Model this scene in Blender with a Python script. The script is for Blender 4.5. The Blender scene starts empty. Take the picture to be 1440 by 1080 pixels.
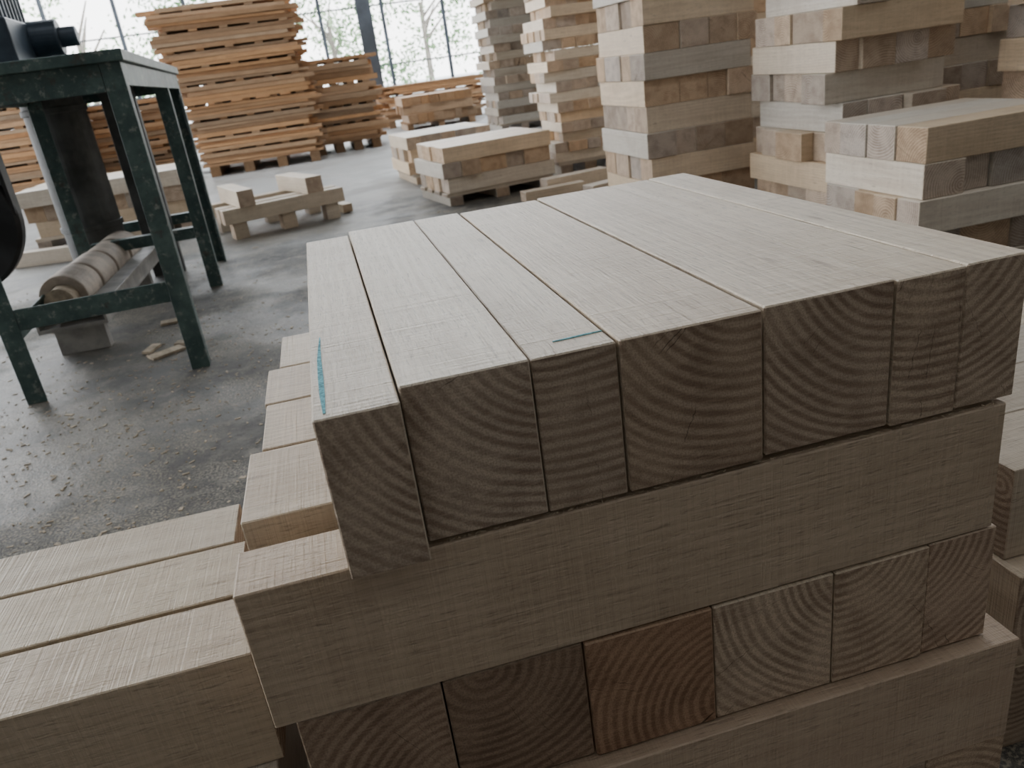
import bpy, bmesh, math, random
import numpy as np
from mathutils import Vector, Matrix, noise as mnoise
random.seed(7)
scene=bpy.context.scene
TOP=0.5858           # height of the main stack top above the floor

# ------------------------------------------------------------------ node helpers
def new_mat(name):
    m=bpy.data.materials.new(name); m.use_nodes=True
    nt=m.node_tree
    return m,nt,nt.nodes["Principled BSDF"]
class NT:
    def __init__(s,nt): s.nt=nt
    def n(s,t,**kw):
        x=s.nt.nodes.new(t)
        for k,v in kw.items(): setattr(x,k,v)
        return x
    def l(s,a,b): s.nt.links.new(a,b)
    def val(s,sock,v):
        if hasattr(v,"is_linked") or isinstance(v,bpy.types.NodeSocket): s.l(v,sock)
        else: sock.default_value=v
    def math(s,op,a,b=0.0,c=None,clamp=False):
        x=s.n("ShaderNodeMath",operation=op,use_clamp=clamp)
        s.val(x.inputs[0],a); s.val(x.inputs[1],b)
        if c is not None: s.val(x.inputs[2],c)
        return x.outputs[0]
    def vmul(s,v,sc):
        x=s.n("ShaderNodeVectorMath",operation='MULTIPLY'); s.l(v,x.inputs[0]); x.inputs[1].default_value=sc
        return x.outputs[0]
    def noise(s,v,scale=1,detail=3,rough=.55):
        x=s.n("ShaderNodeTexNoise"); s.l(v,x.inputs["Vector"])
        x.inputs["Scale"].default_value=scale;x.inputs["Detail"].default_value=detail;x.inputs["Roughness"].default_value=rough
        return x.outputs["Fac"]
    def mix(s,f,a,b,bt='MIX'):
        x=s.n("ShaderNodeMix",data_type='RGBA',blend_type=bt)
        s.val(x.inputs[0],f)
        for sock,v in ((x.inputs[6],a),(x.inputs[7],b)):
            if isinstance(v,bpy.types.NodeSocket): s.l(v,sock)
            else: sock.default_value=(*v,1)
        return x.outputs[2]
    def smooth(s,v,lo,hi):
        x=s.n("ShaderNodeMapRange",interpolation_type='SMOOTHSTEP'); s.l(v,x.inputs[0])
        x.inputs[1].default_value=lo;x.inputs[2].default_value=hi
        return x.outputs[0]
    def bump(s,hgt,strength,dist,bsdf):
        x=s.n("ShaderNodeBump"); x.inputs["Strength"].default_value=strength;x.inputs["Distance"].default_value=dist
        s.l(hgt,x.inputs["Height"]); s.l(x.outputs[0],bsdf.inputs["Normal"])

def wood(name,light,dark,end,ring=.5,rough=.5,freq=820.):
    m,nt,b=new_mat(name); T=NT(nt)
    at=T.n("ShaderNodeAttribute",attribute_name="gc").outputs["Vector"]
    ti=T.n("ShaderNodeAttribute",attribute_name="tint").outputs["Color"]
    sep=T.n("ShaderNodeSeparateXYZ"); T.l(at,sep.inputs[0])
    yz=T.n("ShaderNodeCombineXYZ"); T.l(sep.outputs[1],yz.inputs[1]);T.l(sep.outputs[2],yz.inputs[2])
    ln=T.n("ShaderNodeVectorMath",operation='LENGTH'); T.l(yz.outputs[0],ln.inputs[0])
    dis=T.noise(T.vmul(at,(1.6,11,11)),1,1,.4)
    dis2=T.noise(T.vmul(at,(15,160,160)),1,2,.5)
    r=T.math('ADD',ln.outputs["Value"],T.math('MULTIPLY',dis,.028 if not end else .010))
    r=T.math('ADD',r,T.math('MULTIPLY',dis2,.0016))
    # uneven ring spacing
    sp=T.math('MULTIPLY',T.math('SINE',T.math('MULTIPLY',r,95.)),.9)
    s=T.math('SINE',T.math('ADD',T.math('MULTIPLY',r,freq),sp))
    rg=T.smooth(s,-.85,.9)
    mask=T.smooth(T.noise(T.vmul(at,(3,22,22)),1,2,.5),.30,.65)
    rf=T.math('MULTIPLY',rg,T.math('MULTIPLY',T.math('ADD',T.math('MULTIPLY',mask,.6),.4),ring))
    col=T.mix(rf,light,dark)
    if end:
        fib=T.noise(T.vmul(at,(40,900,900)),1,2,.6)
        saw=T.noise(T.vmul(at,(10,60,700)),1,3,.6)
        blotch=T.noise(T.vmul(at,(3,26,26)),1,4,.65)
        col=T.mix(T.math('MULTIPLY',T.smooth(blotch,.42,.68),.35),col,tuple(c*.85 for c in dark))
        col=T.mix(T.math('MULTIPLY',T.smooth(fib,.35,.7),.42),col,tuple(c*.55 for c in dark))
        col=T.mix(T.math('MULTIPLY',T.smooth(saw,.45,.75),.35),col,tuple(min(1,c*1.15) for c in light))
        hgt=T.math('ADD',T.math('MULTIPLY',fib,.8),T.math('ADD',T.math('MULTIPLY',saw,.8),T.math('MULTIPLY',rg,-.25)))
        # radial drying checks running out from the pith
        th=T.math('ARCTAN2',sep.outputs[2],sep.outputs[1])
        jag=T.noise(T.vmul(at,(5,130,130)),1,2,.6)
        cv=T.n("ShaderNodeCombineXYZ")
        T.l(T.math('ADD',T.math('MULTIPLY',th,5.),T.math('MULTIPLY',jag,.22)),cv.inputs[0]); T.l(T.math('MULTIPLY',sep.outputs[0],3.1),cv.inputs[1])
        cr=T.noise(cv.outputs[0],1,0,.4)
        crk=T.math('SUBTRACT',1,T.smooth(T.math('ABSOLUTE',T.math('SUBTRACT',cr,.5)),.0005,.0045))
        cm=T.smooth(T.noise(T.vmul(at,(9,30,30)),1,1,.5),.50,.60)
        crack=T.math('MULTIPLY',crk,cm)
        col=T.mix(T.math('MULTIPLY',crack,.8),col,(.04,.028,.02))
        T.bump(hgt,.6,.0014,b)
    else:
        st=T.noise(T.vmul(at,(14,420,420)),1,3,.65)      # pores / fibres
        dash=T.noise(T.vmul(at,(60,620,620)),1,2,.6)     # short open pores
        st2=T.noise(T.vmul(at,(3,45,45)),1,3,.6)
        stain=T.noise(T.vmul(at,(7,16,16)),1,4,.6)
        sawm=T.noise(T.vmul(at,(420,9,9)),1,2,.6)        # band-saw marks across the grain
        saww=T.noise(T.vmul(at,(60,5,5)),1,2,.5)
        col=T.mix(T.math('MULTIPLY',T.smooth(st,.5,.74),.55),col,tuple(c*.66 for c in dark))
        col=T.mix(T.math('MULTIPLY',T.smooth(dash,.57,.70),.55),col,tuple(c*.42 for c in dark))
        col=T.mix(T.math('MULTIPLY',T.smooth(st2,.4,.7),.35),col,dark)
        col=T.mix(T.math('MULTIPLY',T.smooth(stain,.46,.70),.42),col,tuple(c*.88 for c in dark))
        col=T.mix(T.math('MULTIPLY',T.smooth(sawm,.42,.68),.20),col,tuple(min(1,c*1.22) for c in light))
        col=T.mix(T.math('MULTIPLY',T.smooth(saww,.5,.7),.16),col,tuple(min(1,c*1.15) for c in light))
        # small knots / mineral specks
        vo=T.n("ShaderNodeTexVoronoi"); T.l(T.vmul(at,(10,42,42)),vo.inputs["Vector"]); vo.inputs["Scale"].default_value=1
        kn=T.math('SUBTRACT',1,T.smooth(vo.outputs["Distance"],.03,.16))
        km=T.smooth(T.noise(T.vmul(at,(4,9,9)),1,1,.5),.53,.62)
        col=T.mix(T.math('MULTIPLY',T.math('MULTIPLY',kn,km),.5),col,(.17,.11,.07))
        hgt=T.math('ADD',T.math('ADD',T.math('MULTIPLY',st,.8),T.math('MULTIPLY',dash,-.7)),T.math('ADD',T.math('MULTIPLY',sawm,1.1),T.math('MULTIPLY',saww,.7)))
        T.bump(hgt,.75,.0014,b)
    col=T.mix(1.0,col,ti,'MULTIPLY')
    T.l(col,b.inputs["Base Color"])
    b.inputs["Roughness"].default_value=rough
    b.inputs["Specular IOR Level"].default_value=.55 if not end else .2
    return m

M_SIDE=wood("sawn_timber_side",(.64,.558,.45),(.47,.38,.285),False,.5,.43)
M_END=wood("timber_end_grain",(.59,.485,.385),(.25,.175,.13),True,.80,.75,860.)
M_OSIDE=wood("warm_plank_side",(.60,.385,.22),(.38,.21,.105),False,.5,.6)
M_OEND=wood("warm_plank_end",(.50,.32,.185),(.30,.17,.095),True,.5,.8)

def simple(name,col,rough=.5,metal=0.,nscale=6,var=.3,bump=.1):
    m,nt,b=new_mat(name);T=NT(nt)
    tc=T.n("ShaderNodeTexCoord").outputs["Object"]
    nz=T.noise(tc,nscale,5,.6)
    c=T.mix(T.smooth(nz,.35,.7),tuple(x*(1-var) for x in col),tuple(min(1,x*(1+var)) for x in col))
    T.l(c,b.inputs["Base Color"]);b.inputs["Roughness"].default_value=rough;b.inputs["Metallic"].default_value=metal
    if bump: T.bump(T.noise(tc,nscale*12,3,.6),bump,.002,b)
    return m
def green_paint():
    m,nt,b=new_mat("worn_green_paint");T=NT(nt)
    tc=T.n("ShaderNodeTexCoord").outputs["Object"]
    a=T.noise(tc,9,6,.7); c=T.mix(T.smooth(a,.35,.7),(.035,.068,.066),(.09,.145,.135))
    s=T.noise(tc,38,5,.75)
    c=T.mix(T.math('MULTIPLY',T.smooth(s,.54,.66),.7),c,(.28,.30,.28))
    c=T.mix(T.math('MULTIPLY',T.smooth(T.noise(tc,21,4,.7),.56,.7),.7),c,(.06,.045,.035))
    T.l(c,b.inputs["Base Color"]);b.inputs["Roughness"].default_value=.5
    T.bump(s,.2,.002,b)
    return m
M_GREEN=green_paint()
M_DARK=simple("dark_machine_iron",(.035,.037,.04),.5,.3,8,.4)
M_GREY=simple("grey_column_paint",(.085,.09,.09),.6,0,7,.4)
M_BLUE=simple("blue_grey_machine_paint",(.06,.085,.115),.4,.2,8,.35)
M_POST=simple("steel_post_paint",(.07,.085,.105),.6,0,3,.3)
M_CHALK=simple("blue_crayon",(.14,.42,.48),.85,0,400,.45,0)
M_CHIP=simple("wood_chip_tan",(.46,.38,.28),.85,0,30,.3)
M_STEEL=simple("galvanised_channel",(.36,.35,.33),.5,.2,12,.25)

def floor_mat():
    m,nt,b=new_mat("dusty_concrete");T=NT(nt)
    tc=T.n("ShaderNodeTexCoord").outputs["Object"]
    big=T.noise(tc,.9,5,.6); mid=T.noise(tc,4,6,.7); fine=T.noise(tc,38,6,.78); vf=T.noise(tc,170,4,.7)
    c=T.mix(T.smooth(big,.35,.65),(.056,.053,.048),(.105,.10,.09))
    c=T.mix(T.math('MULTIPLY',T.smooth(mid,.42,.6),.65),c,(.155,.145,.127))
    c=T.mix(T.math('MULTIPLY',T.smooth(fine,.48,.64),.6),c,(.03,.028,.026))
    c=T.mix(T.math('MULTIPLY',T.smooth(T.noise(tc,15,5,.75),.53,.63),.55),c,(.22,.20,.165))
    dust=T.math('MULTIPLY',T.smooth(T.noise(tc,2.3,5,.75),.42,.58),T.smooth(vf,.47,.58))
    c=T.mix(T.math('MULTIPLY',dust,.8),c,(.35,.305,.23))
    # paler further away: sheen from the open far side painted into the colour
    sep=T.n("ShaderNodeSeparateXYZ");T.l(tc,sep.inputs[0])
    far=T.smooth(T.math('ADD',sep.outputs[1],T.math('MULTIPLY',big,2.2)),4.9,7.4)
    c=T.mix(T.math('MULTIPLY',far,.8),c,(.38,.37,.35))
    T.l(c,b.inputs["Base Color"])
    wet=T.smooth(T.noise(tc,1.6,3,.55),.42,.56)
    rr=T.n("ShaderNodeMapRange");T.l(wet,rr.inputs[0]);rr.inputs[3].default_value=.72;rr.inputs[4].default_value=.40
    T.l(rr.outputs[0],b.inputs["Roughness"])
    T.bump(T.math('ADD',T.math('MULTIPLY',fine,.7),T.math('ADD',mid,T.math('MULTIPLY',vf,.5))),.6,.009,b)
    return m
M_FLOOR=floor_mat()

# ------------------------------------------------------------------ mesh helpers
def link(o,parent=None):
    scene.collection.objects.link(o)
    if parent: o.parent=parent
    return o
def empty(name):
    e=bpy.data.objects.new(name,None); e.empty_display_size=.1; return link(e)

class Timber:
    """collects sawn boards into one mesh with beam-local grain coordinates"""
    def __init__(s): s.v=[];s.f=[];s.mi=[];s.gc=[];s.tint=[];s.ns=0
    def beam(s,c,l,w,h,ax='X',yaw=0.,pitch=0.,roll=0.,tint=(1,1,1),pith=None,M=None):
        # l along the beam, w across, h vertical
        if pith is None:
            a=random.uniform(0,6.283);d=random.uniform(.02,.12); pith=(math.cos(a)*d,math.sin(a)*d)
        rx=random.uniform(0,50)
        ang=yaw+(math.pi/2 if ax=='Y' else 0)
        rot=Matrix.Rotation(ang,3,'Z')@Matrix.Rotation(pitch,3,'Y')@Matrix.Rotation(roll,3,'X')
        base=len(s.v);loc=[]
        for x in(-1,1):
            for y in(-1,1):
                for z in(-1,1):
                    p=Vector((x*l/2,y*w/2,z*h/2)); loc.append(p)
                    q=rot@p+Vector(c)
                    if M is not None: q=M@q
                    s.v.append(q)
        for fi,(f,mi) in enumerate([((0,1,3,2),1),((4,6,7,5),1),((0,4,5,1),0),((2,3,7,6),0),((0,2,6,4),0),((1,5,7,3),0)]):
            s.f.append([base+i for i in f]);s.mi.append(mi)
            for i in f:
                p=loc[i]; s.gc.append((p.x+rx,p.y-pith[0],p.z-pith[1])); s.tint.append((*tint,1))
    def make(s,name,mats=None,bevel=0.,parent=None):
        me=bpy.data.meshes.new(name); me.from_pydata([tuple(v) for v in s.v],[],s.f)
        for m in (mats or (M_SIDE,M_END)): me.materials.append(m)
        me.polygons.foreach_set("material_index",s.mi)
        a=me.attributes.new("gc",'FLOAT_VECTOR','CORNER'); a.data.foreach_set("vector",np.array(s.gc,dtype=np.float32).ravel())
        t=me.attributes.new("tint",'FLOAT_COLOR','CORNER'); t.data.foreach_set("color",np.array(s.tint,dtype=np.float32).ravel())
        me.update()
        o=link(bpy.data.objects.new(name,me),parent)
        if bevel:
            b=o.modifiers.new("bevel",'BEVEL');b.width=bevel;b.segments=1;b.limit_method='ANGLE'
        return o
def tint(lo=.85,hi=1.08,warm=.06):
    v=random.uniform(lo,hi);w=random.uniform(-warm*.7,warm*1.2)
    return (v*(1+w),v,v*(1-w*1.3))

def bm_obj(name,fn,mat,parent=None,bevel=0.,smooth=False):
    bm=bmesh.new(); fn(bm); me=bpy.data.meshes.new(name); bm.to_mesh(me); bm.free()
    for m in (mat if isinstance(mat,(list,tuple)) else [mat]): me.materials.append(m)
    if smooth:
        for p in me.polygons: p.use_smooth=True
    o=link(bpy.data.objects.new(name,me),parent)
    if bevel:
        b=o.modifiers.new("bevel",'BEVEL');b.width=bevel;b.segments=2;b.limit_method='ANGLE'
    return o
def box(bm,x0,x1,y0,y1,z0,z1,mi=0):
    r=bmesh.ops.create_cube(bm,size=1,matrix=Matrix.Translation(((x0+x1)/2,(y0+y1)/2,(z0+z1)/2))@Matrix.Diagonal((x1-x0,y1-y0,z1-z0,1)))
    for v in r['verts']:
        for f in v.link_faces: f.material_index=mi
def cyl(bm,c,r,l,axis='Z',seg=32,r2=None,mi=0):
    M=Matrix.Translation(c)
    if axis=='Y': M=M@Matrix.Rotation(math.pi/2,4,'X')
    if axis=='X': M=M@Matrix.Rotation(math.pi/2,4,'Y')
    q=bmesh.ops.create_cone(bm,cap_ends=True,segments=seg,radius1=r,radius2=r if r2 is None else r2,depth=l,matrix=M)
    for v in q['verts']:
        for f in v.link_faces: f.material_index=mi

# ------------------------------------------------------------------ main stack
t=Timber()
h=.1
xs=[0,.0462,.1207,.1724,.2629,.3539,.4038,.4512]
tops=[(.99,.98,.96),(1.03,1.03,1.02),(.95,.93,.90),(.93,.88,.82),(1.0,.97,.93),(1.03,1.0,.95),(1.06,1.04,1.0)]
piths=[(-.10,.085),(-.055,.075),(.002,.17),(-.035,.085),(-.05,.08),(-.015,.12),(.06,.10)]
y0s=[-.014,0.,.001,-.001,.0015,0,.001]
y1s=[.492,.497,.500,.488,.494,.496,.495]
zt=[-.003,0,-.0008,.0004,.0008,0,.0006]
for i in range(7):
    g=.0009 if i!=4 else .0026
    xa=xs[i]+(g if i else 0); xb=xs[i+1]-(.0004)
    t.beam(((xa+xb)/2,(y0s[i]+y1s[i])/2,TOP-h/2+zt[i]),y1s[i]-y0s[i],xb-xa,h-.0006,'Y',tint=tops[i],pith=piths[i])
# second layer (beams across)
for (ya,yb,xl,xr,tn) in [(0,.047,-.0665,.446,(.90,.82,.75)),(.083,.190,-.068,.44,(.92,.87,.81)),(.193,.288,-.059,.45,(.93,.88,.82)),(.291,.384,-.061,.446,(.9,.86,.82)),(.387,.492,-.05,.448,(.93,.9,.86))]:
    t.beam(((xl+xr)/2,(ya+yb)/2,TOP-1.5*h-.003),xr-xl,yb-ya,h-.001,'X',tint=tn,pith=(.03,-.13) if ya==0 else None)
x3=[-.055,.037,.132,.224,.317,.394,.452]
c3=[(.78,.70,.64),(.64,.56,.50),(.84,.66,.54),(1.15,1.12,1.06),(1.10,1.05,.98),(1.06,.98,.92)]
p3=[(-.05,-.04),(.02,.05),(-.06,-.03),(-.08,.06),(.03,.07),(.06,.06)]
for i in range(6):
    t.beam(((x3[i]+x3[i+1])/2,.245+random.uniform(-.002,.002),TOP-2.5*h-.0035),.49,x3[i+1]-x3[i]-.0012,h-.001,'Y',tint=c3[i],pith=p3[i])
for k,(ya,yb) in enumerate([(-.012,.085),(.09,.18),(.2,.29),(.3,.39),(.4,.492)]):
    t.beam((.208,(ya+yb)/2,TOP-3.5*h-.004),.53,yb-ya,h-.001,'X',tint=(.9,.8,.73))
x5=[-.05,.045,.14,.235,.33,.40,.475]
for i in range(6):
    t.beam(((x5[i]+x5[i+1])/2,.24,TOP-4.5*h-.0045),.5,x5[i+1]-x5[i]-.001,h-.001,'Y',tint=tint(.8,1.1))
main=empty("timber_stack")
t.make("sawn_beams",bevel=.0009,parent=main)
# pallet under the stack
def pallet(t,x0,x1,y0,y1,zt):
    n=5;w=(x1-x0)
    for i in range(n):
        yy=y0+.045+(y1-y0-.09)*i/(n-1)
        t.beam(((x0+x1)/2,yy,zt-.01),w,.085,.02,'X',tint=tint(.7,.9))
    for i in range(3):
        xx=x0+.05+(w-.1)*i/2
        t.beam((xx,(y0+y1)/2,(zt-.02)/2),y1-y0,.08,zt-.02,'Y',tint=tint(.65,.85))
t=Timber(); pallet(t,-.06,.48,-.01,.5,TOP-5*h-.0055); t.make("pallet_base",parent=main)
# saw splinters clinging to the lower edges of the cut ends
t=Timber(); rs=random.Random(11)
for i in range(150):
    lay=rs.choice((0,0,0,0,1))
    if lay==0: x=rs.uniform(.05,.448); z=TOP-h-.0008; y=-.0005
    else: x=rs.uniform(.04,.45); z=TOP-3*h-.0035; y=-.0012
    l=rs.uniform(.001,.0032)
    t.beam((x,y,z),l,.00035,.00035,'Y' if rs.random()<.3 else 'X',yaw=rs.uniform(-.6,.6),pitch=rs.uniform(-.6,.6),tint=(.85,.8,.72))
t.make("edge_splinters",(M_SIDE,M_SIDE),parent=main)
# crayon lines on the beams
def strip(bm,pts,z,th=.0005):
    L=[];Rr=[]
    for i,(x,y,w) in enumerate(pts):
        a=Vector(pts[max(0,i-1)][:2]);b=Vector(pts[min(len(pts)-1,i+1)][:2]);d=(b-a).normalized();n=Vector((-d.y,d.x))*w/2
        L.append([bm.verts.new((x+n.x,y+n.y,zz)) for zz in(z,z+th)]);Rr.append([bm.verts.new((x-n.x,y-n.y,zz)) for zz in(z,z+th)])
    for i in range(len(pts)-1):
        bm.faces.new((L[i][1],L[i+1][1],Rr[i+1][1],Rr[i][1]));bm.faces.new((L[i][0],L[i+1][0],L[i+1][1],L[i][1]));bm.faces.new((Rr[i][0],Rr[i][1],Rr[i+1][1],Rr[i+1][0]))
bm_obj("blue_crayon_lines",lambda bm:(strip(bm,[(.0066,-.008,.0014),(.0062,.02,.0030),(.0060,.05,.0032),(.0058,.08,.0026),(.0064,.105,.0016),(.0072,.128,.0006)],TOP-.0033),
      strip(bm,[(.1405,.0215,.0010),(.150,.0218,.0017),(.162,.0225,.0017),(.1712,.0225,.0010)],TOP-.0011)),M_CHALK,parent=main)

# ------------------------------------------------------------------ low stack on the left, touching
t=Timber()
zn=TOP-2*h
for (ya,yb,xr,tn) in [(.077,.150,-.085,(.92,.87,.80)),(.153,.232,-.098,(.99,.96,.88)),(.235,.304,-.108,(.93,.91,.86))]:
    l=.72
    t.beam((xr-l/2,(ya+yb)/2,zn-h/2-random.uniform(0,.001)),l,yb-ya-.001,h-.001,'X',yaw=0,tint=tn,pith=(.02,-.11))
def xrow(t,x0,x1,y0,y1,z,n,h=.1,gap=.001,tn=None,jit=.0):
    w=(x1-x0)/n
    for i in range(n):
        j=random.uniform(-jit,jit)
        t.beam((x0+w*(i+.5),(y0+y1)/2+j,z-h/2),y1-y0,w-gap,h-.001,'Y',tint=tn or tint(.75,1.0))
def yrow(t,x0,x1,y0,y1,z,n,h=.1,gap=.001,jit=.0):
    w=(y1-y0)/n
    for i in range(n):
        j=random.uniform(-jit,jit)
        t.beam(((x0+x1)/2+j,y0+w*(i+.5),z-h/2),x1-x0,w-gap,h-.001,'X',tint=tint(.75,1.0))
xrow(t,-.80,-.09,.06,.36,zn-h,7); yrow(t,-.8,-.085,.05,.35,zn-2*h,3)
pallet(t,-.8,-.09,.05,.36,zn-3*h)
t.make("timber_stack",bevel=.0009)
# lower stack at the right
t=Timber()
yrow(t,.60,1.1,.12,.6,.33,5,jit=.01); xrow(t,.585,1.1,.1,.58,.23,5,jit=.01); pallet(t,.58,1.1,.1,.6,.13)
t.make("timber_stack",bevel=.0009)

# ------------------------------------------------------------------ background cribbed stacks
def crib(name,x0,y0,wx,wy,layers,n,h=.1,jit=.012,yaw=0.,first='Y',full=True,pal=.09,ti=(.8,1.08),mats=None,short=0.,bev=.0015):
    t=Timber(); M=Matrix.Translation((x0,y0,0))@Matrix.Rotation(yaw,4,'Z')
    if pal:
        for i in range(4): t.beam((wx/2,.06+(wy-.12)*i/3,pal-.01),wx,.09,.02,'X',M=M,tint=tint(.7,.9))
        for i in range(3): t.beam((.05+(wx-.1)*i/2,wy/2,(pal-.02)/2),wy,.08,pal-.02,'Y',M=M,tint=tint(.6,.8))
    z=pal; ax=first
    for k in range(layers):
        ly_jx=random.uniform(-jit,jit);ly_jy=random.uniform(-jit,jit)
        nn=n if full or k%2 else max(2,n-1)
        tot=wx if ax=='Y' else wy; ln=wy if ax=='Y' else wx
        # uneven widths
        ws=[random.choice((.7,1,1,1.25)) for _ in range(nn)];sm=sum(ws);p=0
        for i in range(nn):
            w=ws[i]/sm*tot; g=random.uniform(.001,.004)
            jj=random.uniform(-jit,jit)*.7; l=ln-random.uniform(0,.02)
            cx,cy=((p+w/2,wy/2+jj) if ax=='Y' else (wx/2+jj,p+w/2))
            t.beam((cx+ly_jx,cy+ly_jy,z+h/2),l,w-g,h-.001,ax,yaw=random.uniform(-.006,.006),M=M,tint=tint(*ti,.11))
            p+=w
        z+=h; ax='X' if ax=='Y' else 'Y'
    return t.make(name,mats,bev)
PT=(.85,1.28)
crib("timber_stack",1.51,1.33,.50,.42,4,4,.09,.02,first='Y',pal=.085,ti=PT)          # H
crib("timber_stack",1.69,1.95,.45,.52,8,4,.095,.035,first='X',pal=.085,ti=PT)       # G
crib("timber_stack",1.33,2.68,.48,.52,11,4,.1,.014,first='Y',pal=.085,ti=PT)       # F
crib("timber_stack",2.28,2.42,.50,.5,12,4,.1,.02,first='X',pal=.085,ti=PT)         # I
crib("timber_stack",3.0,2.55,.5,.5,12,4,.1,.02,first='Y',pal=.085,ti=PT)
crib("timber_stack",2.3,1.45,.5,.5,8,4,.1,.02,first='Y',pal=.085,ti=PT)
crib("timber_stack",1.95,3.5,.5,.5,12,4,.1,.02,first='X',pal=.085,ti=PT)
crib("timber_stack",1.50,4.52,.42,.45,20,4,.06,.03,first='X',pal=.085,ti=(1.1,1.35))       # E
crib("timber_stack",.70,4.10,.68,.55,3,5,.085,.02,yaw=.16,first='X',pal=.07,ti=(.95,1.2))        # D
crib("timber_stack",.66,5.25,.62,.6,3,5,.085,.03,yaw=.1,first='Y',pal=.07,ti=(.95,1.2))
crib("timber_stack",2.02,8.3,.55,.7,16,4,.08,.04,first='X',pal=.085,ti=(.6,.85))
crib("timber_stack",-1.75,5.0,.95,.6,3,6,.095,.03,first='X',pal=.085,ti=(.7,1.0))
crib("timber_stack",1.27,10.6,.95,.8,3,8,.11,.05,first='Y',pal=.1,ti=(.6,.85),mats=(M_OSIDE,M_OEND))  # C

# tall plank piles (thin boards, stickered)
def planks(name,x0,y0,wx,wy,H,th=.035,taper=.0,lean=0.,ti=(.65,1.05),jit=.06,stick=5,side=None):
    t=Timber(); z=.1
    for i in range(4): t.beam((x0+.1+(wx-.2)*i/3,y0+wy/2,.05),wy,.1,.1,'Y',tint=tint(.5,.7))
    k=0;drift=0.
    while z<H:
        f=z/H; cut=taper*f; drift+=random.uniform(-.02,.02); drift*=.9
        tk=random.choice((th*.8,th,th*1.25))
        if k%stick==stick-1:
            for i in range(5):
                t.beam((x0+cut/2+lean*f+.1+(wx-cut-.2)*i/4,y0+wy/2,z+.01),wy+random.uniform(-.06,.06),.08,.02,'Y',tint=tint(*ti,.1))
            z+=.02
        else:
            n=max(4,int(wy/.12));w=wy/n
            for i in range(n):
                l=wx-cut+random.uniform(-.16,.10)
                t.beam((x0+wx/2+lean*f+drift+random.uniform(-jit,jit),y0+w*(i+.5)+(random.uniform(-.035,.02) if i==0 else 0),z+tk/2),l,w-.006,tk-.003,'X',
                       yaw=random.uniform(-.02,.02),pitch=random.uniform(-.008,.008),tint=tint(*ti,.13))
            z+=tk
        k+=1
    return t.make(name,(M_OSIDE,M_OEND),.001)
planks("plank_pile",-1.10,8.4,1.22,1.1,1.56,taper=-.14,lean=-.10)
planks("plank_pile",.0,8.95,.82,1.0,.98,taper=-.08,lean=-.03,th=.045)
planks("plank_pile",-3.7,8.3,1.5,1.0,.95)
planks("plank_pile",-2.4,9.0,1.0,1.0,.8)
planks("plank_pile",1.1,11.75,1.5,.6,.55,jit=.2)
planks("plank_pile",-1.1,10.2,1.0,1.0,1.75)

# small trestle-like pallet with two blocks
t=Timber(); M=Matrix.Translation((-.53,4.2,0))@Matrix.Rotation(.30,4,'Z')
for a in (.08,.36,.62):
    for b in (.06,.42): t.beam((a,b,.045),.08,.09,.09,'X',M=M,tint=tint(.8,1))
for b in (.04,.16,.42): t.beam((.35,b,.13),.70,.08,.08,'X',M=M,tint=(1.05,1.03,1))
t.beam((.14,.23,.215),.50,.09,.09,'Y',M=M,tint=(1.15,1.13,1.1)); t.beam((.52,.24,.215),.48,.10,.09,'Y',M=M,yaw=.08,tint=(1.15,1.13,1.1))
t.beam((.74,.3,.03),.4,.06,.05,'Y',M=M,pitch=.0,tint=(1.1,1.08,1))
t.make("block_trestle",bevel=.0015)
# loose offcuts
for grp in ([(1.42,3.98,.045,.40,.09,.09,.2),(1.25,3.85,.03,.36,.08,.055,.1),(1.62,3.74,.03,.5,.09,.06,.35),(1.80,3.95,.1,.12,.1,.2,.4)],
     [(-1.20,4.70,.045,.4,.09,.09,.2),(-1.5,4.55,.04,.5,.08,.08,-.2),(-.92,4.45,.03,.26,.06,.05,1.2),(-1.06,4.22,.03,.26,.07,.05,.3),(-.95,4.75,.05,.10,.3,.1,.2)]):
    t=Timber()
    for (x,y,z,l,w,hh,yaw) in grp: t.beam((x,y,z),l,w,hh,'X',yaw=yaw,tint=tint(.95,1.12))
    t.make("loose_timber_offcuts",bevel=.0015)

# ------------------------------------------------------------------ green machine table
mt=empty("saw_machine_table")
X0,X1,Y0,Y1,HT=-.92,-.412,2.0,3.7,.892
def angle_leg(bm,x,y,sx,sy,z0,z1,w=.052,th=.008):
    # L-profile: corner at (x,y), flanges going in sx / sy
    box(bm,min(x,x+sx*w),max(x,x+sx*w),min(y,y+sy*th),max(y,y+sy*th),z0,z1)
    box(bm,min(x,x+sx*th),max(x,x+sx*th),min(y+sy*th,y+sy*w),max(y+sy*th,y+sy*w),z0,z1)
def frame(bm):
    for x,sx in((X0,1),(X1,-1)):
        for y,sy in((Y0,1),(3.12,1),(Y1,-1)): angle_leg(bm,x,y,sx,sy,0,HT-.03)
    # aprons
    box(bm,X0+.053,X1-.053,Y0+.001,Y0+.009,HT-.10,HT-.03); box(bm,X0+.053,X1-.053,Y1-.009,Y1-.001,HT-.10,HT-.03)
    for x in(X0,X1-.008):
        box(bm,x+.0005,x+.0075,Y0+.053,Y1-.053,HT-.09,HT-.03)
    # lower rails
    box(bm,X0+.053,X1-.053,Y0+.002,Y0+.010,.215,.275); box(bm,X0+.053,X1-.053,Y0+.010,Y0+.055,.215,.222)
    box(bm,X0+.053,X1-.053,3.122,3.17,.215,.26); box(bm,X0+.053,X1-.053,Y1-.05,Y1-.01,.215,.26)
    box(bm,X0+.0005,X0+.0075,Y0+.053,Y1-.053,.16,.215)
bm_obj("frame",frame,M_GREEN,mt,.0015)
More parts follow.
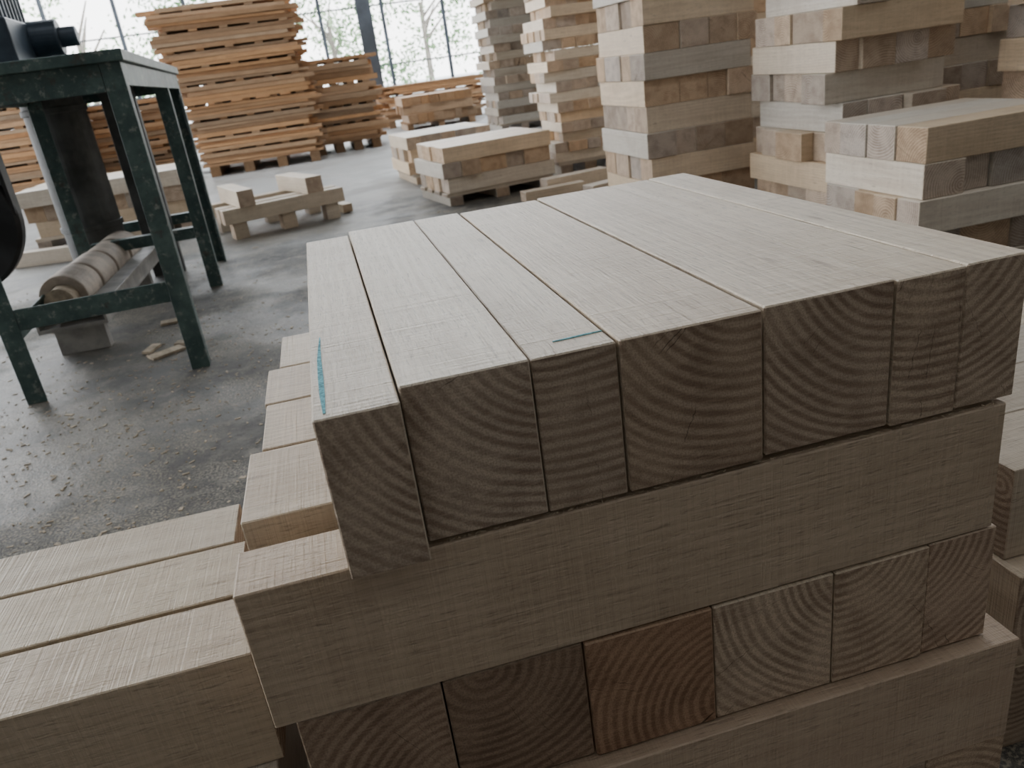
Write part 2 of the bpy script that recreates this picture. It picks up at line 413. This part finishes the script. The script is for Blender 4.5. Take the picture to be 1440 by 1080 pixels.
bm_obj("table_top",lambda bm:(box(bm,X0-.42,X1+.012,Y0-.012,Y1+.012,HT-.03,HT)),M_GREEN,mt,.003)
def housing(bm):
    box(bm,-1.25,-.72,2.35,3.0,HT,HT+.14)
    box(bm,-1.2,-.80,2.45,2.9,HT+.14,HT+.42)
    for i in range(9): box(bm,-.80,-.77,2.47+i*.045,2.49+i*.045,HT+.15,HT+.4)
    cyl(bm,(-.70,2.62,HT+.09),.055,.12,'X'); cyl(bm,(-.62,2.62,HT+.09),.03,.06,'X')
    cyl(bm,(-.9,2.32,HT+.10),.07,.08,'Y')
bm_obj("machine_head",housing,M_BLUE,mt,.006)
def cols(bm):
    cx=-.90
    cyl(bm,(cx,3.45,.44),.12,.83,'Z',40); cyl(bm,(cx,3.45,.03),.15,.06,'Z',40)
    for z in(.3,.78): cyl(bm,(cx,3.45,z),.127,.025,'Z',40)
bm_obj("motor_column",cols,M_GREY,mt,.003)
bm_obj("support_channel",lambda bm:(box(bm,-.74,-.60,3.60,3.612,.0,.85),box(bm,-.74,-.728,3.612,3.66,0,.85),box(bm,-.612,-.60,3.612,3.66,0,.85)),M_GREY,mt,.002)
def wheel(bm):
    c=Vector((-1.06,2.30,.50))
    seg=56;prof=[(.150,-.03),(.205,-.035),(.215,-.02),(.215,.02),(.205,.035),(.150,.03),(.145,0)]
    rings=[]
    for i in range(seg):
        a=2*math.pi*i/seg
        rings.append([bm.verts.new(c+Vector((math.cos(a)*r,y,math.sin(a)*r))) for r,y in prof])
    for i in range(seg):
        A=rings[i];B=rings[(i+1)%seg]
        for j in range(len(prof)): bm.faces.new([A[j],A[(j+1)%len(prof)],B[(j+1)%len(prof)],B[j]])
    cyl(bm,c,.045,.08,'Y'); cyl(bm,c+Vector((0,.03,0)),.018,.5,'Y')
    cyl(bm,c+Vector((0,.01,0)),.16,.012,'Y',48)
    for i in range(5):
        a=2*math.pi*i/5+.3
        q=bmesh.ops.create_cube(bm,size=1,matrix=Matrix.Translation(c+Vector((math.cos(a)*.095,0,math.sin(a)*.095)))@Matrix.Rotation(-a,4,'Y')@Matrix.Diagonal((.12,.02,.035,1)))
bm_obj("belt_wheel",wheel,M_DARK,mt,0)
def belt(bm):
    box(bm,-1.29,-1.26,2.26,2.34,.5,HT-.03); box(bm,-.857,-.847,2.27,2.33,.5,HT-.03)
bm_obj("drive_belt",belt,M_DARK,mt)
pv=Vector((X1,Y0,0))
mt.matrix_world=Matrix.Translation(pv)@Matrix.Rotation(math.radians(3.2),4,'Z')@Matrix.Translation(-pv)

# feed rollers lying on a channel tray under the table
fr=empty("log_roller_tray")
def ringroll(bm):
    y=2.46
    for i,(ln,r) in enumerate([(.20,.078),(.22,.076),(.22,.074),(.20,.076)]):
        c=Vector((-.885+.004*i,y+ln/2,.19))
        seg=40;pr=[(r*.62,-ln/2),(r*.97,-ln/2),(r,-ln/2+.006),(r,ln/2-.006),(r*.97,ln/2),(r*.62,ln/2)]
        R=[]
        for k in range(seg):
            a=2*math.pi*k/seg; R.append([bm.verts.new(c+Vector((math.cos(a)*q,yy,math.sin(a)*q))) for q,yy in pr])
        for k in range(seg):
            A=R[k];B=R[(k+1)%seg]
            for j in range(len(pr)):
                f=bm.faces.new([A[j],A[(j+1)%len(pr)],B[(j+1)%len(pr)],B[j]])
        y+=ln+.022
M_ROLL=simple("pale_roller_wood",(.48,.41,.34),.7,0,14,.25)
bm_obj("roller_rings",ringroll,M_ROLL,fr)
bm_obj("roller_core",lambda bm:cyl(bm,(-.88,2.88,.19),.047,.98,'Y',32),M_CHIP,fr)
bm_obj("tray_channel",lambda bm:(box(bm,-.98,-.76,2.40,3.45,.095,.108),box(bm,-.768,-.76,2.40,3.45,.108,.17),box(bm,-.80,-.735,2.40,3.45,.17,.178),box(bm,-.98,-.972,2.40,3.45,.108,.17),
   box(bm,-.95,-.79,2.45,2.49,0,.095),box(bm,-.95,-.79,3.3,3.34,0,.095)),M_STEEL,fr,.001)

# ------------------------------------------------------------------ chips and shavings on the floor
def chips(bm):
    rnd=random.Random(3)
    for i in range(1900):
        if rnd.random()<.65: x=rnd.gauss(-.6,.4);y=rnd.gauss(1.7,.6)
        else: x=rnd.uniform(-2.5,1.2);y=rnd.uniform(.9,4)
        if -.15<x<.6 and -.1<y<.6: continue
        if -1.02<x<-.70 and 2.35<y<3.5: continue
        if y>4.05 : continue
        s=rnd.uniform(.0015,.005)*(1 if rnd.random()<.97 else 2.2);l=s*rnd.uniform(1,3.5);a=rnd.uniform(0,6.28)
        hh=rnd.uniform(.0006,.002)
        M=Matrix.Translation((x,y,hh/2+.0002))@Matrix.Rotation(a,4,'Z')@Matrix.Diagonal((l,s,hh,1))
        bmesh.ops.create_cube(bm,size=1,matrix=M)
    for (x,y,l,w,a) in [(-.57,2.22,.11,.045,.6),(-.52,2.30,.07,.03,-.3),(-.63,2.30,.08,.03,1.3),(-.62,2.62,.06,.04,.1)]:
        M=Matrix.Translation((x,y,.006))@Matrix.Rotation(a,4,'Z')@Matrix.Rotation(.05,4,'X')@Matrix.Diagonal((l,w,.008,1))
        bmesh.ops.create_cube(bm,size=1,matrix=M)
bm_obj("wood_chips",chips,M_CHIP)

# ------------------------------------------------------------------ shed shell
bm_obj("floor",lambda bm:box(bm,-9,9,-5,15,-.1,0),M_FLOOR)
M_GROUND=simple("bright_yard_ground",(.6,.59,.56),.9,0,1,.2)
bm_obj("yard_ground",lambda bm:box(bm,-40,40,15,70,-.12,-.02),M_GROUND)
M_ROOF=simple("roof_sheet",(.16,.17,.18),.6,.1,2,.2)
def roof(bm):
    for (a,b) in [(-5,7.5),(8.7,11.5),(12.5,15.5)]: box(bm,-9,9,a,b,5.2,5.25)
bm_obj("ceiling",roof,M_ROOF)
M_WALL=simple("shed_wall_plaster",(.22,.215,.205),.9,0,2,.15)
bm_obj("wall_back",lambda bm:box(bm,-9,9,-5.1,-5,0,5.2),M_WALL)
bm_obj("wall_right",lambda bm:box(bm,9,9.1,-5,15,0,5.2),M_WALL)
bm_obj("wall_left_blocker",lambda bm:box(bm,-9.1,-9,-5,.5,0,5.2),M_WALL)  # unseen wall, added to cut the daylight reaching the near stacks
def posts(bm):
    for x,y,w in[(1.14,12.5,.2),(-3.5,12.5,.2),(6,12.5,.2)]:
        box(bm,x-w/2,x+w/2,y-.09,y-.075,0,5.2);box(bm,x-w/2,x+w/2,y+.075,y+.09,0,5.2);box(bm,x-.008,x+.008,y-.075,y+.075,0,5.2)
bm_obj("roof_posts",posts,M_POST)
def fence(bm):
    y=15.2
    for i in range(14):
        x=-6+i*1.1; box(bm,x-.03,x+.03,y-.03,y+.03,-.02,3.2)
    for z in(.9,1.9,3.1): box(bm,-6,9,y+.03,y+.045,z-.012,z+.012)
bm_obj("yard_fence",fence,M_POST)

# trees and shrubs outside
def leafmat():
    m,nt,b=new_mat("foliage");T=NT(nt)
    tc=T.n("ShaderNodeTexCoord").outputs["Object"]
    c=T.mix(T.smooth(T.noise(tc,1.3,3,.6),.4,.62),(.13,.24,.10),(.36,.47,.28))
    T.l(c,b.inputs["Base Color"]);b.inputs["Roughness"].default_value=.6
    return m
M_LEAF=leafmat(); M_BARK=simple("bark",(.25,.22,.19),.9,0,8,.3)
def tree(x,y,H,R,seed):
    rnd=random.Random(seed)
    e=empty("broadleaf_tree")
    def tr(bm):
        cyl(bm,(x,y,H*.3),.10,H*.6,'Z',10,.06)
        for k in range(5):
            a=rnd.uniform(0,6.28);M=Matrix.Translation((x,y,H*(.35+.05*k)))@Matrix.Rotation(a,4,'Z')@Matrix.Rotation(.8,4,'Y')@Matrix.Translation((0,0,R*.35))
            bmesh.ops.create_cone(bm,cap_ends=True,segments=6,radius1=.05,radius2=.02,depth=R*.7,matrix=M)
    bm_obj("trunk",tr,M_BARK,e)
    V=[];Fc=[]
    for c in range(16):
        a=rnd.uniform(0,6.28);rr=R*math.sqrt(rnd.random());cc=Vector((x+math.cos(a)*rr,y+math.sin(a)*rr*.6,rnd.uniform(.5,H)))
        for i in range(100):
            p=cc+Vector([rnd.gauss(0,R*.2) for _ in range(3)])
            if p.z<0: continue
            u=Vector([rnd.gauss(0,1) for _ in range(3)]).normalized();w=u.cross(Vector([rnd.gauss(0,1) for _ in range(3)])).normalized()
            s=rnd.uniform(.05,.11);b=len(V)
            V+= [p-u*s,p+w*s*.5,p+u*s,p-w*s*.5];Fc.append((b,b+1,b+2,b+3))
    me=bpy.data.meshes.new("foliage");me.from_pydata([tuple(v) for v in V],[],Fc);me.materials.append(M_LEAF)
    link(bpy.data.objects.new("foliage",me),e)
for i,(x,y,H,R) in enumerate([(-2.5,25,4.5,1.8),(1.2,26,4,1.5),(4.2,27,4.5,1.7),(7.2,25,4,1.6),(11,28,5,2),(-6,27,5,2)]): tree(x,y,H,R,i+20)

# ------------------------------------------------------------------ light
w=bpy.data.worlds.new("overcast_sky");scene.world=w;w.use_nodes=True
nt=w.node_tree;T=NT(nt);bg=nt.nodes["Background"]
tc=T.n("ShaderNodeTexCoord").outputs["Generated"];sp=T.n("ShaderNodeSeparateXYZ");T.l(tc,sp.inputs[0])
c=T.mix(T.smooth(sp.outputs[2],-.05,.8),(1,1,1),(.82,.9,1.0));T.l(c,bg.inputs[0]);bg.inputs[1].default_value=6.6
def area(name,loc,rot,sx,sy,e,col=(1,1,1)):
    l=bpy.data.lights.new(name,'AREA');l.shape='RECTANGLE';l.size=sx;l.size_y=sy;l.energy=e;l.color=col
    o=link(bpy.data.objects.new(name,l));o.location=loc;o.rotation_euler=rot;return o
area("roof_fill_light",(0,8.1,5.15),(0,0,0),12,1.2,150,(.93,.97,1))  # area lights added under the roof, tuned to set the interior brightness
area("roof_fill_light",(0,12,5.15),(0,0,0),12,1.0,160,(.93,.97,1))
area("roof_fill_light",(0,.4,5.15),(0,0,0),12,1.0,85,(.96,.98,1))  # added fill for the stack fronts, below closed roofing
area("roof_fill_light",(0,-2.2,5.15),(0,0,0),12,1.2,34,(1,.99,.97))

# ------------------------------------------------------------------ camera
R=Matrix(((0.96135,-0.2435,-0.12851),(-0.20951,-0.34415,-0.91524),(0.17864,0.90679,-0.38186)))
cam=bpy.data.cameras.new("camera");co=link(bpy.data.objects.new("camera",cam))
rx=Vector(R[0]).normalized();bz=-Vector(R[2]).normalized();by=bz.cross(rx)
co.matrix_world=Matrix(((rx.x,by.x,bz.x,.0309),(rx.y,by.y,bz.y,-.3959),(rx.z,by.z,bz.z,.74),(0,0,0,1)))
cam.sensor_width=36;cam.lens=36*1102.7/1440;cam.clip_start=.02;cam.clip_end=200
cam.dof.use_dof=True;cam.dof.focus_distance=.62;cam.dof.aperture_fstop=15
scene.camera=co
